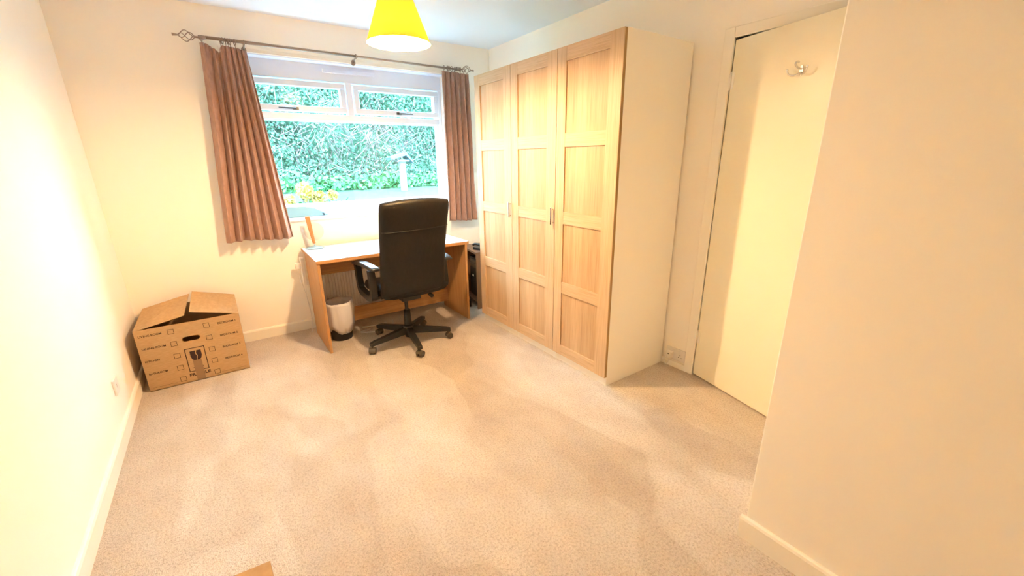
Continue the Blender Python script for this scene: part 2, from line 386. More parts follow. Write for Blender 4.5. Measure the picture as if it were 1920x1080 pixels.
# ------------------------------------------------------------------ garden
def gz(y): return 0.30+(y-4.5)*0.1063
bm = B()
xs = [-14, 18]; ys = [4.11, 4.5, 13]
vs = [[bm.verts.new((x, y, gz(max(y, 4.5)) if y > 4.2 else 0.28)) for x in xs] for y in ys]
for i in range(2): bm.faces.new((vs[i][0], vs[i][1], vs[i+1][1], vs[i+1][0]))
lo = obj('lawn', bm, M['grass']); lo['kind'] = 'structure'
def leaves(name, n, fn, size, mt, parent=None, long=1.6):
    vs, fs = [], []
    for i in range(n):
        p, k = fn(); s = size*random.uniform(0.6, 1.3)*k
        d = Vector((random.gauss(0, 1), random.gauss(0, 1), random.gauss(0, 1))).normalized()
        e = d.cross(Vector((random.gauss(0, 1), random.gauss(0, 1), random.gauss(0, 1)))).normalized()
        a = len(vs); c = Vector(p)
        vs += [c-d*s*long/2, c+e*s/2, c+d*s*long/2, c-e*s/2]; fs.append((a, a+1, a+2, a+3))
    me = bpy.data.meshes.new(name); me.from_pydata([tuple(v) for v in vs], [], fs); me.materials.append(mt)
    o = bpy.data.objects.new(name, me); COL.objects.link(o)
    if parent: o.parent = parent
    o['kind'] = 'stuff'; return o
hedge = thing('hedge', 'tall leafy hedge with bare twigs along the far edge of the lawn', 'hedge', (3.5, 10.3, gz(10)))
def bulge(x, z): return 0.35*noise.noise(Vector((x*0.9, z*0.9, 3.1)))+0.18*noise.noise(Vector((x*2.3, z*2.3, 7.7)))
def bare(x, z):                               # twiggy, less leafy stretch in the middle
    return math.exp(-((x-0.2)/1.7)**2-((z-1.05)/0.62)**2)
def hp():
    while True:
        x, z = random.uniform(-5.5, 5.5), random.uniform(0.0, 3.0)
        if random.random() < 0.78*bare(x, z): continue
        y = bulge(x, z)+random.uniform(-0.15, 0.25)-0.1
        return (x, y, z), 1
leaves('foliage', 60000, hp, 0.048, M['leaf'], hedge)
bm = B()
def hedge_core():
    nx, nz = 44, 14
    g = [[bm.verts.new((-5.6+11.2*i/nx, 0.32+bulge(-5.6+11.2*i/nx, 3.0*j/nz), -0.1+3.05*j/nz)) for j in range(nz+1)] for i in range(nx+1)]
    for i in range(nx):
        for j in range(nz): bm.faces.new((g[i][j], g[i+1][j], g[i+1][j+1], g[i][j+1])).smooth = True
    box(bm, -5.6, 5.6, 0.9, 1.3, -0.1, 2.9)
hedge_core(); obj('hedge_core', bm, M['leaf'], hedge)
bm = B()
for i in range(900):
    x, z = random.gauss(0.2, 1.6), random.gauss(1.1, 0.62)
    if not (-5 < x < 5 and 0 < z < 2.8): continue
    a = random.uniform(-1.3, 1.3); L = random.uniform(0.18, 0.55)
    p = Vector((x, bulge(x, z)+random.uniform(-0.22, 0.05), z)); d = Vector((math.sin(a), random.uniform(-0.2, 0.2), math.cos(a)))*L
    tube(bm, [p-d/2, p+d*0.1+Vector((random.uniform(-.04, .04), 0, 0)), p+d/2], 0.006, 4, rads=[0.0075, 0.006, 0.003])
o = obj('bare_twigs', bm, M['twig'], hedge); o['kind'] = 'stuff'
gc = thing('ground_cover', 'low bright green plants at the foot of the hedge', 'plants', (3.2, 9.55, gz(9.6)))
leaves('foliage', 3000, lambda: ((random.uniform(-3.2, 2.4), random.gauss(0, 0.12), abs(random.gauss(0, 0.14))), 1), 0.07, M['lowleaf'], gc)
ys_ = thing('flowering_shrub', 'yellow flowering shrub close outside the window', 'shrub', (1.50, 5.35, gz(5.35)))
def yp():
    c = random.choice([(-0.03, 0.45, 0.10), (0.12, 0.36, 0.09), (0.27, 0.40, 0.05), (-0.2, 0.36, 0.06)])
    v = Vector((random.gauss(0, 1), random.gauss(0, 1), random.gauss(0, 1))).normalized()*random.random()**0.4
    return (c[0]+v.x*c[2], v.y*0.1, c[1]+0.24+v.z*c[2]*1.1), 1
leaves('blossom', 650, yp, 0.034, M['yellow'], ys_)
leaves('foliage', 500, lambda: ((random.gauss(0.05, 0.14), random.gauss(0, 0.07), random.uniform(0.0, 0.58)), 1), 0.04, M['lowleaf'], ys_)
bm = B()
for i in range(9):
    a = random.uniform(-0.2, 0.3); tube(bm, [(0.03*i*0.2, 0, 0), (a*0.5, 0, 0.2), (a, random.uniform(-.05, .05), 0.64)], 0.006, 5)
obj('stem', bm, M['twig'], ys_)
bt = thing('bird_table', 'blue grey wooden post with small sloping roof standing on the lawn', 'bird table', (4.05, 9.0, gz(9.0)))
one_box('post', (-0.06, 0.06, -0.05, 0.05, 0, 0.66), M['bluewood'], bt, 0.004)
bm = B(); prism(bm, [(-0.30, 0.70), (0.06, 0.80), (0.20, 0.62), (0.20, 0.58), (0.05, 0.74), (-0.28, 0.655)], -0.16, 0.16, 'Y'); obj('roof', bm, M['blueroof'], bt)
one_box('tray', (-0.13, 0.13, -0.12, 0.12, 0.62, 0.65), M['bluewood'], bt)

# ------------------------------------------------------------------ wardrobe: three units side by side
def wardrobe(ya, yb, da, db, label, handle, side_parts):
    """ya..yb carcass, da..db door"""
    t = thing('wardrobe', label, 'wardrobe', (0, 0, 0)); X0, X1 = 2.468, W-0.012; T = 2.034
    t.location = ((X0+X1)/2, (ya+yb)/2, 0); ox, oy = t.location.x, t.location.y
    def bb(name, d, mt, bev=0.0015): return one_box(name, (d[0]-ox, d[1]-ox, d[2]-oy, d[3]-oy, d[4], d[5]), mt, t, bev)
    bb('side_panel', (X0, X1, ya, ya+0.018, 0, T), M['white_panel']); bb('side_panel', (X0, X1, yb-0.018, yb, 0, T), M['white_panel'])
    bb('top_panel', (X0, X1, ya+0.018, yb-0.018, T-0.018, T), M['white_panel'])
    bb('bottom_panel', (X0, X1, ya+0.018, yb-0.018, 0.058, 0.074), M['white_panel'])
    bb('back_panel', (X1-0.006, X1, ya+0.018, yb-0.018, 0.074, T-0.018), M['white_panel'])
    bb('plinth', (X0+0.004, X0+0.02, ya+0.018, yb-0.018, 0, 0.058), M['white_panel'])
    xf, xb = 2.446, 2.4665; zb, zt = 0.064, 2.030
    bm = B(); f = lambda *a: box(bm, *a)
    L = lambda y: y-oy
    sl, sr = 0.078, 0.093                     # stiles: window side, room side
    zs = [zb, 0.140, 0.526, 0.605, 0.998, 1.077, 1.475, 1.555, 1.952, zt]
    box(bm, xf-ox, xb-ox, L(db-sl), L(db), zb, zt, 0); box(bm, xf-ox, xb-ox, L(da), L(da+sr), zb, zt, 0)
    for i in (0, 2, 4, 6, 8): box(bm, xf-ox+0.0008, xb-ox-0.001, L(da+sr), L(db-sl), zs[i], zs[i+1], 1)
    for i in (1, 3, 5, 7): box(bm, xf-ox+0.009, xb-ox-0.002, L(da+sr), L(db-sl), zs[i], zs[i+1], 2)
    # edge strip, as wood laid across the thickness
    box(bm, xf-ox+0.0035, xb-ox, L(da)-0.0012, L(da), zb+0.001, zt-0.001, 3)
    d = obj('door', bm, [M['oak_v'], M['oak_h'], M['oak_p'], M['oak_edge']], t)
    d.modifiers.new('bevel', 'BEVEL').width = 0.0012
    if handle:
        y = da+0.012; bm = B()
        box(bm, xf-ox-0.026, xf-ox-0.016, L(y-0.007), L(y+0.007), 0.985, 1.10)
        for z in (0.995, 1.082): box(bm, xf-ox-0.017, xf-ox, L(y-0.005), L(y+0.005), z, z+0.008)
        obj('handle', bm, M['chrome'], d, 0.003)
    return t
wardrobe(1.594, 2.096, 1.592, 2.097, 'oak-fronted wardrobe unit nearest the cream door, with white end panel showing', False, 1)
wardrobe(2.098, 2.594, 2.101, 2.592, 'middle oak-fronted wardrobe unit of the three in the row', True, 0)
wardrobe(2.596, 3.096, 2.596, 3.090, 'oak-fronted wardrobe unit nearest the window and curtain', True, 0)

# ------------------------------------------------------------------ curtain pole and curtains
PY, PZ = D-0.10, 2.203
pole = thing('curtain_pole', 'bronze metal curtain pole with cage finials above the window', 'curtain pole', (1.70, PY, PZ))
bm = B(); tube(bm, [(-0.965, 0, 0.004), (0.05, 0, 0.0)], 0.0105, 12); tube(bm, [(0.05, 0, 0.0), (0.965, 0, -0.004)], 0.0085, 12); obj('rod', bm, M['pole'], pole)
for s in (-1, 1):
    bm = B(); x0 = s*0.965
    tube(bm, [(x0-s*0.03, 0, 0), (x0+s*0.012, 0, 0)], 0.0135, 12)
    tube(bm, [(x0, 0, 0), (x0+s*0.035, 0, 0)], 0.006, 8)
    for k in range(4):
        pts = []
        for i in range(15):
            q = i/14; a = 2*PI*k/4+q*PI*0.95; r = 0.030*math.sin(PI*q)**0.85+0.003
            pts.append((x0+s*(0.032+0.085*q), r*math.cos(a), r*math.sin(a)))
        tube(bm, pts, 0.0027, 6)
    tube(bm, [(x0+s*0.113, 0, 0), (x0+s*0.14, 0, 0), (x0+s*0.150, 0, 0)], 0.006, 8, rads=[0.004, 0.0075, 0.009])
    obj('finial', bm, M['pole'], pole)
for x in (-0.72, 0.04, 0.94):
    bm = B(); tube(bm, [(x+0.008*math.cos(a), 0.0, 0) for a in (0, 1)], 0.003, 6)
    tube(bm, [(x, 0.014*math.cos(a), 0.014*math.sin(a)) for a in [2*PI*i/14 for i in range(14)]], 0.004, 6, True)
    tube(bm, [(x, 0.014, -0.004), (x, 0.085, -0.03)], 0.0055, 8)
    prism(bm, [(x+0.016*math.cos(a), -0.03+0.022*math.sin(a)) for a in [2*PI*i/16 for i in range(16)]], 0.082, 0.0995, 'Y')
    obj('bracket', bm, M['pole'], pole)
def curtain(name, label, cx, top, bot, zbot, phase, ring_x, sag, seed, nfold, gap=False):
    """top(u), bot(u): x at the heading and at the hem"""
    t = thing(name, label, 'curtain', (cx, PY, 0.83))
    nu, nv = 240, 46; bm = B(); g = []
    for i in range(nu+1):
        u = i/nu; row = []
        for j in range(nv+1):
            v = j/nv
            ztop = 2.168-sag(u); z = ztop+(zbot(u)-ztop)*v
            e = v**1.0
            x = top(u)*(1-e)+bot(u)*e
            # pleats: sharp at the heading, broad folds below
            uu = u+(0.012 if gap else 0.06)*noise.noise(Vector((u*3.2, v*(2 if gap else 1.0), seed)))
            wv = math.sin(2*PI*nfold*uu+phase+0.5*noise.noise(Vector((u*2, v*1.2, seed+5))))
            w2 = math.sin(2*PI*nfold*2*uu+phase*1.7)
            amp = 0.012+0.022*min(1, v*2.2)
            sh = abs(math.sin(PI*nfold*uu+phase/2+0.25*noise.noise(Vector((u*2, v*1.2, seed+5)))))
            if not gap: amp *= 1.15+0.7*noise.noise(Vector((u*4.5, v*0.8, seed+3)))
            y = -amp*(1.9*sh**0.8-1.1) + 0.12*amp*w2*(1-v*0.8) + (0.045*math.exp(-((u-0.25)/0.018)**2)*min(1, v*4) if gap else 0) + 0.02*noise.noise(Vector((u*4, v*3, seed+9)))
            x += 0.008*math.sin(2*PI*nfold*uu+phase)*min(1, v*4)
            y += 0.016*max(0, 1-v*12)*math.sin(2*PI*nfold*3*uu)*0.5 - 0.012
            row.append(bm.verts.new((x-cx, min(y, 0.06), z-0.83)))
        g.append(row)
    for i in range(nu):
        for j in range(nv): bm.faces.new((g[i][j], g[i+1][j], g[i+1][j+1], g[i][j+1])).smooth = True
    o = obj('fabric', bm, M['curtain'], t, recalc=False); s = o.modifiers.new('solid', 'SOLIDIFY'); s.thickness = 0.003
    for x in ring_x:
        bm = B(); tl = random.uniform(-0.35, 0.35)
        tube(bm, [(0.0165*math.sin(tl)*math.cos(a), 0.0185*math.cos(a), 0.0185*math.sin(a)) for a in [2*PI*i/18 for i in range(18)]], 0.0028, 6, True)
        tube(bm, [(0, 0, -0.019), (0, 0.0, -0.045)], 0.002, 5)
        obj('curtain_ring', bm, M['pole'], t, loc=(x-cx, 0, PZ-0.83-0.0045))
    return t
def lerpl(pts):
    def f(u):
        for (a, p), (b, q) in zip(pts, pts[1:]):
            if u <= b: return p+(q-p)*(u-a)/(b-a)
        return pts[-1][1]
    return f
curtain('curtain', 'brown curtain left of the window, heading sagging at its outer end', 0.85,
        lerpl([(0, 0.724), (0.18, 0.80), (0.3, 0.835), (1, 0.985)]), lerpl([(0, 0.632), (0.3, 0.77), (1, 1.080)]),
        lambda u: 0.835+0.008*math.sin(6*u), 0.4, [0.738, 0.842, 0.855, 0.872, 0.886, 0.897, 0.925],
        lerpl([(0, -0.004), (0.10, 0.004), (0.26, 0.05), (0.30, 0.02), (0.34, 0.004), (0.6, 0.006), (0.85, 0.01), (1, 0.02)]), 1.3, 7.0, True)
curtain('curtain', 'brown curtain right of the window beside the wardrobe', 2.62,
        lerpl([(0, 2.472), (1, 2.752)]), lerpl([(0, 2.452), (1, 2.80)]),
        lambda u: 0.828+0.008*math.sin(5*u+1), 1.9, [2.51, 2.545, 2.56, 2.585, 2.62, 2.675, 2.71],
        lerpl([(0, 0.002), (0.5, 0.0), (1, 0.008)]), 5.2, 5.6)

# ------------------------------------------------------------------ pendant lamp
LX, LY, LZ = 1.530, 2.265, 1.972
lamp = thing('pendant_lamp', 'yellow cone-shaped pendant lamp with lit bulb hanging from the ceiling', 'lamp', (LX, LY, H))
zr = LZ-H
bm = B(); lathe(bm, [(0.158, zr), (0.0585, zr+0.265)], 48); obj('lamp_shade', bm, M['shade'], lamp)
bm = B(); lathe(bm, [(0.1562, zr+0.001), (0.057, zr+0.264)], 48); obj('shade_lining', bm, M['lining'], lamp)
bm = B(); lathe(bm, [(0.0, zr-0.002), (0.012, zr-0.0005), (0.022, zr+0.005), (0.0285, zr+0.015), (0.030, zr+0.026), (0.0275, zr+0.044), (0.020, zr+0.072), (0.014, zr+0.102)], 24)
obj('bulb', bm, M['bulb'], lamp)
bm = B(); lathe(bm, [(0.014, zr+0.103), (0.018, zr+0.105), (0.018, zr+0.17), (0.01, zr+0.18), (0.0, zr+0.18)], 20)
for k in range(3):
    a = 2*PI*k/3+0.4; tube(bm, [(0.016*math.cos(a), 0.016*math.sin(a), zr+0.165), (0.064*math.cos(a), 0.064*math.sin(a), zr+0.245)], 0.0018, 6)
obj('lamp_holder', bm, M['white_pl'], lamp)
bm = B(); tube(bm, [(0, 0, zr+0.178), (0, 0, -0.02)], 0.003, 8); obj('cord', bm, M['white_pl'], lamp)
bm = B(); lathe(bm, [(0.0, -0.026), (0.02, -0.025), (0.042, -0.012), (0.045, 0)], 24); obj('ceiling_rose', bm, M['white_pl'], lamp)

# ------------------------------------------------------------------ desk
DX0, DX1, DYF, DYB, DT = 1.132, 2.358, 3.165, 3.775, 0.727
desk = thing('desk', 'beech desk with pale top under the window', 'desk', ((DX0+DX1)/2, (DYF+DYB)/2, 0))
def db_(name, x0, x1, y0, y1, z0, z1, mt, bev=0.002):
    ox, oy = desk.location.x, desk.location.y
    return one_box(name, (x0-ox, x1-ox, y0-oy, y1-oy, z0, z1), mt, desk, bev)
bm = B(); ox, oy = desk.location.x, desk.location.y
fs = box(bm, DX0-0.004-ox, DX1+0.016-ox, DYF-0.006-oy, DYB-oy, DT-0.026, DT)
for f in fs:
    f.material_index = 0 if f.calc_center_median().z > DT-0.001 else 1
obj('desktop', bm, [M['desktop'], M['beech_h']], desk, 0.002)
db_('side_panel', DX0, DX0+0.02, DYF, DYB-0.11, 0, DT-0.0265, M['beech_v'])
db_('side_panel', DX1-0.02, DX1, DYF, DYB-0.11, 0, DT-0.0265, M['beech_v'])
db_('upper_rail', DX0+0.0205, DX1-0.0205, 3.56, 3.576, 0.525, DT-0.0265, M['beech_h'])
db_('lower_rail', DX0+0.0205, DX1-0.0205, 3.56, 3.576, 0.075, 0.2, M['beech_h'])

rad = thing('radiator', 'white ribbed panel radiator on the wall behind the desk', 'radiator', (1.76, D-0.075, 0.13))
bm = B(); n = 46; x0, x1 = -0.56, 0.56
pts = []
for i in range(n):
    a = x0+(x1-x0)*i/n; wd = (x1-x0)/n
    pts += [(a, 0.0), (a+wd*0.2, -0.007), (a+wd*0.7, -0.007), (a+wd*0.9, 0.0)]
pts += [(x1, 0.0), (x1, 0.045), (x0, 0.045)]
prism(bm, pts, 0.03, 0.50, 'Z'); obj('convector_panel', bm, M['radiator'], rad)
one_box('lower_header', (x0-0.01, x1+0.01, -0.012, 0.05, 0.0, 0.03), M['radiator'], rad, 0.006, 3)
one_box('top_grille', (x0-0.01, x1+0.01, -0.008, 0.05, 0.5, 0.515), M['radiator'], rad, 0.004)
for xx in (x0+0.1, x1-0.13): one_box('wall_bracket', (xx, xx+0.03, 0.046, 0.074, 0.05, 0.48), M['radiator'], rad)

# ornament on the desk
orn = thing('desk_ornament', 'tapered wooden post on a round pale base with clear disc on the desk', 'ornament', (1.222, 3.690, DT))
bm = B(); lathe(bm, [(0.0, 0.0), (0.070, 0.0), (0.072, 0.004), (0.066, 0.009), (0.03, 0.017), (0.012, 0.023), (0.0, 0.024)], 36); obj('base', bm, M['pale_base'], orn)
bm = B(); tube(bm, [(0, 0, 0.02), (0, 0, 0.045)], 0.004, 8); obj('pin', bm, M['chrome'], orn)
bm = B()
for (w0, z0, w1, z1) in ((0.011, 0.04, 0.0175, 0.262),):
    v = [bm.verts.new((x*ww, y*ww*0.55+0.0, z)) for ww, z in ((w0, z0), (w1, z1)) for x, y in ((-1, -1), (1, -1), (1, 1), (-1, 1))]
    for q in ((0, 1, 2, 3), (4, 7, 6, 5), (0, 4, 5, 1), (1, 5, 6, 2), (2, 6, 7, 3), (3, 7, 4, 0)): bm.faces.new([v[i] for i in q])
for vv in bm.verts: vv.co.x -= (vv.co.z-0.04)*0.10
obj('wooden_post', bm, M['peg_wood'], orn, 0.003)
bm = B(); prism(bm, [(0.015+0.075*math.cos(a), 0.135+0.075*math.sin(a)) for a in [2*PI*i/40 for i in range(40)]], 0.014, 0.017, 'Y'); obj('clear_disc', bm, M['clear'], orn)

# pale blue rounded tray on the sill
sill_y = D+0.04
bm = B(); pts = [(-0.17, 0.0), (0.26, 0.0), (0.255, 0.012), (0.19, 0.052), (0.15, 0.072), (0.08, 0.088), (-0.02, 0.092), (-0.10, 0.082), (-0.15, 0.055), (-0.17, 0.02)]
prism(bm, pts, -0.020, 0.020, 'Y')
tr = thing('plastic_tray', 'pale blue rounded plastic tray standing on the window sill', 'tray', (1.135, sill_y+0.012, 0.968))
obj('tray_body', bm, M['blue_pl'], tr, 0.008, 3)
bm = B(); tube(bm, spline([(0.222, -0.024, 0.003), (0.228, -0.024, 0.012), (0.222, -0.024, 0.022), (0.214, -0.024, 0.02)]), 0.0025, 6); tube(bm, [(0.222, -0.026, 0.012), (0.222, -0.019, 0.012)], 0.002, 6); obj('clip', bm, M['dark_pl'], tr)

# ------------------------------------------------------------------ office chair
ch = thing('office_chair', 'black leather high-back office chair on castors at the desk', 'chair', (1.712, 3.025, 0), math.radians(1.5))
for k in range(5):
    a = math.radians(189+72*k); R = Matrix.Rotation(a, 4, 'Z')
    bm = B()
    prof = [(0.02, 0.135), (0.02, 0.075), (0.30, 0.066), (0.335, 0.062), (0.335, 0.090), (0.30, 0.100)]
    prism(bm, prof, -0.019, 0.019, 'Y')
    for v in bm.verts:
        v.co.y *= 1.15-0.9*max(0, v.co.x-0.1)*0.8; v.co = R @ v.co
    leg = obj('base_arm', bm, M['dark_pl'], ch, 0.005)
    bm = B(); c = R @ Vector((0.322, 0, 0)); q = a+0.9+k*1.3; Rc = Matrix.Translation((c.x, c.y, 0)) @ Matrix.Rotation(q, 4, 'Z')
    for s in (-1, 1):
        ring = [(0.024*math.cos(t), 0.025+0.024*math.sin(t)) for t in [2*PI*i/18 for i in range(18)]]
        prism(bm, ring, s*0.006, s*0.025, 'Y', mx=Rc)
    hood = [(0.027*math.cos(t), 0.025+0.027*math.sin(t)) for t in [PI*i/12-0.3 for i in range(13)]]
    prism(bm, hood, -0.026, 0.026, 'Y', mx=Rc)
    tube(bm, [(c.x, c.y, 0.045), (c.x, c.y, 0.075)], 0.006, 8)
    obj('castor', bm, M['caster'], leg, 0.003)
bm = B(); lathe(bm, [(0.0, 0.045), (0.028, 0.045), (0.03, 0.06), (0.043, 0.075), (0.043, 0.14), (0.03, 0.148), (0.0, 0.148)], 24); obj('hub', bm, M['dark_pl'], ch)
bm = B(); lathe(bm, [(0.027, 0.14), (0.029, 0.15), (0.025, 0.275), (0.0, 0.275)], 20); lathe(bm, [(0.014, 0.27), (0.014, 0.40)], 16)
obj('gas_column', bm, M['dark_pl'], ch)
bm = B(); box(bm, -0.075, 0.075, -0.13, 0.10, 0.385, 0.425); box(bm, -0.16, 0.16, -0.16, 0.16, 0.425, 0.437); obj('seat_mechanism', bm, M['dark_pl'], ch, 0.008)
bm = B(); tube(bm, spline([(0.07, -0.06, 0.405), (0.13, -0.075, 0.41), (0.165, -0.09, 0.40)]), 0.006, 8)
tube(bm, [(0.155, -0.09, 0.402), (0.165, -0.092, 0.394), (0.182, -0.10, 0.376), (0.188, -0.102, 0.370)], 0.01, 10, rads=[0.008, 0.014, 0.016, 0.010]); obj('tilt_lever', bm, M['dark_pl'], ch)
bm = B()
def seat_fn(u, v):
    x = 0.014+0.255*u*(1-0.06*max(0, v)**4); y = 0.035+0.255*v; z = 0.476+0.012*u*u-0.03*max(0, v)**3
    return Vector((x, y, z)), Vector((0, 0, 1))
cushion(bm, seat_fn, 0.095); obj('seat', bm, M['leather'], ch)
bm = B(); HW = 0.253
def back_c(v): 
    z = 0.468+0.70*(v+1)/2
    y = -0.205-0.16*((v+1)/2)**1.0+0.045*math.sin(PI*(v+1)/2)*0.4
    return y, z
def back_fn(u, v):
    y, z = back_c(v); arch = -0.024*u*u*max(0, v)**6*1.0
    x = 0.004+HW*u*(1-0.02*(1-abs(v))) ; y += 0.035*u*u
    if v > 0.8: x *= 1-0.03*((v-0.8)/0.2)**2
    return Vector((x, y, z+arch-0.012*u*u*max(0, -v)**6)), Vector((0, 1, 0.2)).normalized()
cushion(bm, back_fn, 0.085, 20, 30, 14, 2.6); bk = obj('backrest', bm, M['leather'], ch)
bm = B(); pts = []
v0 = (0.962-0.468)/0.70*2-1
for i in range(21):
    u = -0.97+1.94*i/20; c, n = back_fn(u, v0+0.02*u); tt = 0.085*((1-abs(u)**14)*(1-abs(v0)**14))**(1/2.6); pts.append(c-n*(tt/2))
tube(bm, pts, 0.0035, 6); obj('seam', bm, M['leather'], bk)
sec = [(-0.022, -0.011), (0.022, -0.011), (0.022, 0.011), (-0.022, 0.011)]
for s in (-1, 1):
    x = -0.275 if s < 0 else 0.30; bm = B()
    loop = [(x, 0.225, 0.658), (x, 0.215, 0.53), (x, 0.205, 0.475), (x, 0.165, 0.445), (x, 0.0, 0.435), (x, -0.075, 0.45), (x, -0.10, 0.49), (x, -0.085, 0.658)]
    tube(bm, spline(loop, 4), 0.02, sec=[(-0.022, -0.024), (0.022, -0.024), (0.022, 0.024), (-0.022, 0.024)])
    box(bm, min(s*0.2, x), max(s*0.2, x), 0.02, 0.07, 0.425, 0.445); box(bm, min(s*0.2, x), max(s*0.2, x), -0.06, -0.01, 0.425, 0.445)
    arm = obj('armrest', bm, M['dark_pl'], ch, 0.004)
    bm = B(); x1 = -0.268 if s < 0 else 0.345
    def pad_fn(u, v, x=x1): return Vector((x+0.031*u+0.018*s*v, 0.05+0.195*v, 0.676-0.015*max(0, v)**2-0.012*max(0, -v)**2)), Vector((0, 0, 1))
    cushion(bm, pad_fn, 0.036, 8, 14, 6, 2.2); obj('arm_pad', bm, M['armpad'], arm)

# ------------------------------------------------------------------ waste bin
bn = thing('waste_bin', 'black waste bin with white bag liner beside the desk leg', 'bin', (1.288, 3.435, 0))
bm = B(); lathe(bm, [(0.0, 0.0), (0.078, 0.0), (0.082, 0.006), (0.100, 0.285), (0.102, 0.29), (0.098, 0.285), (0.08, 0.012), (0.0, 0.012)], 32); obj('bin_body', bm, M['dark_pl'], bn)
def bagj(r, z, a, k):
    n = noise.noise(Vector((math.cos(a)*2.2, math.sin(a)*2.2, k*0.55))); n2 = noise.noise(Vector((math.cos(a)*6, math.sin(a)*6, k*0.9)))
    if k >= 8: z = z+0.06*math.sin(a+0.3)*(k-7)*0.35+0.02*n*(k-7)
    return r+(0.012*n+0.008*n2)*(0.4 if k < 2 else 1), z+0.012*n2
bm = B(); lathe(bm, [(0.05, 0.12), (0.075, 0.16), (0.085, 0.22), (0.09, 0.285), (0.097, 0.318), (0.108, 0.325), (0.114, 0.30), (0.117, 0.25), (0.117, 0.20), (0.114, 0.165), (0.108, 0.135)], 56, jit=bagj)
o = obj('bin_liner', bm, M['bag'], bn); o.modifiers.new('solid', 'SOLIDIFY').thickness = 0.0015
# ------------------------------------------------------------------ side unit behind the wardrobe end
su = thing('side_unit', 'low dark brown open unit in the corner between desk and wardrobe', 'cabinet', (2.545, 3.335, 0), math.radians(-8))
one_box('side_panel', (0.0, 0.40, 0.0, 0.018, 0, 0.55), M['brown_wood'], su, 0.002)
one_box('side_panel', (0.0, 0.40, 0.405, 0.423, 0, 0.55), M['brown_wood'], su, 0.002)
one_box('top_panel', (-0.005, 0.41, -0.005, 0.43, 0.5505, 0.57), M['brown_wood'], su, 0.002)
one_box('shelf', (0.01, 0.40, 0.0185, 0.4045, 0.05, 0.068), M['brown_wood'], su, 0.002)
pc = thing('computer_tower', 'black computer tower inside the dark brown corner unit', 'computer', (2.64, 3.55, 0.0685), math.radians(-8))
one_box('case', (0.0, 0.34, -0.11, 0.12, 0, 0.40), M['dark_pl'], pc, 0.006)
bm = B(); box(bm, -0.006, 0.0, -0.09, 0.10, 0.30, 0.335); box(bm, -0.006, 0.0, -0.09, 0.10, 0.345, 0.38); obj('drive_bay', bm, M['caster'], pc)
bm = B(); box(bm, -0.004, 0.0, 0.02, 0.05, 0.20, 0.22); obj('power_button', bm, M['white_pl'], pc)
ph = thing('telephone', 'small black telephone on top of the dark brown corner unit', 'telephone', (2.655, 3.43, 0.57), 0.4)
bm = B(); prism(bm, [(-0.06, 0.0), (0.06, 0.0), (0.06, 0.03), (-0.06, 0.014)], -0.05, 0.05, 'X'); obj('phone_body', bm, M['dark_pl'], ph, 0.004)
bm = B(); tube(bm, spline([(-0.03, -0.07, 0.036), (-0.03, -0.04, 0.05), (-0.03, 0.04, 0.055), (-0.03, 0.07, 0.044)]), 0.012, 10); obj('handset', bm, M['dark_pl'], ph)
rt = thing('router_box', 'black box with white lid on the floor beside the corner unit', 'box', (2.50, 3.56, 0.0), -0.1)
one_box('case', (-0.03, 0.04, -0.12, 0.12, 0, 0.07), M['dark_pl'], rt, 0.005)
one_box('lid', (-0.02, 0.03, -0.10, 0.10, 0.0705, 0.085), M['white_pl'], rt, 0.003)

# ------------------------------------------------------------------ power strip, cables, sockets
ps = thing('power_strip', 'white upright power strip on the wall beside the desk end', 'power strip', (1.112, 3.735, 0.42))
one_box('casing', (-0.012, 0.016, -0.028, 0.028, 0, 0.235), M['white_pl'], ps, 0.005, 3)
bm = B(); box(bm, -0.05, -0.012, -0.018, 0.018, 0.145, 0.19); box(bm, -0.056, -0.05, -0.006, 0.006, 0.150, 0.168); obj('plug', bm, M['white_pl'], ps, 0.005)
bm = B(); tube(bm, spline([(-0.035, 0, 0.146), (-0.03, 0.0, 0.06), (-0.012, 0.0, -0.06), (0.004, -0.01, -0.2), (0.004, -0.01, -0.36), (-0.01, -0.03, -0.417)]), 0.003, 6)
tube(bm, spline([(0.0, -0.01, 0.0), (-0.008, -0.01, -0.1), (0.006, -0.02, -0.25)]), 0.003, 6); obj('cable', bm, M['white_pl'], ps)
wc = thing('power_cable', 'white power cable lying on the carpet under the desk', 'cable', (1.60, 3.45, 0))
bm = B(); tube(bm, spline([(0.16, 0.11, 0.005), (0.12, 0.0, 0.004), (0.0, -0.08, 0.004), (-0.10, -0.05, 0.004), (-0.16, 0.0, 0.004), (-0.05, 0.03, 0.004), (-0.12, -0.02, 0.010), (-0.10, 0.05, 0.004)], 10), 0.004, 6)
tube(bm, spline([(-0.12, 0.10, 0.004), (0.0, 0.075, 0.004), (0.1, 0.09, 0.004)]), 0.004, 6); obj('cord', bm, M['white_pl'], wc)
def socket(name, label, loc, rz, wd, double):
    t = thing(name, label, 'socket', loc, rz)      # local: plate in XZ, room side = -Y
    one_box('face_plate', (-wd/2, wd/2, -0.010, 0, -0.043, 0.043), M['white_pl'], t, 0.003, 3)
    return t
sk = socket('wall_socket', 'white double wall socket low on the wall beside the cream door', (W-0.0, 1.490, 0.098), -PI/2, 0.147, True)
one_box('back_box', (-0.07, 0.07, -0.0, -0.001, -0.04, 0.04), M['white_pl'], sk)
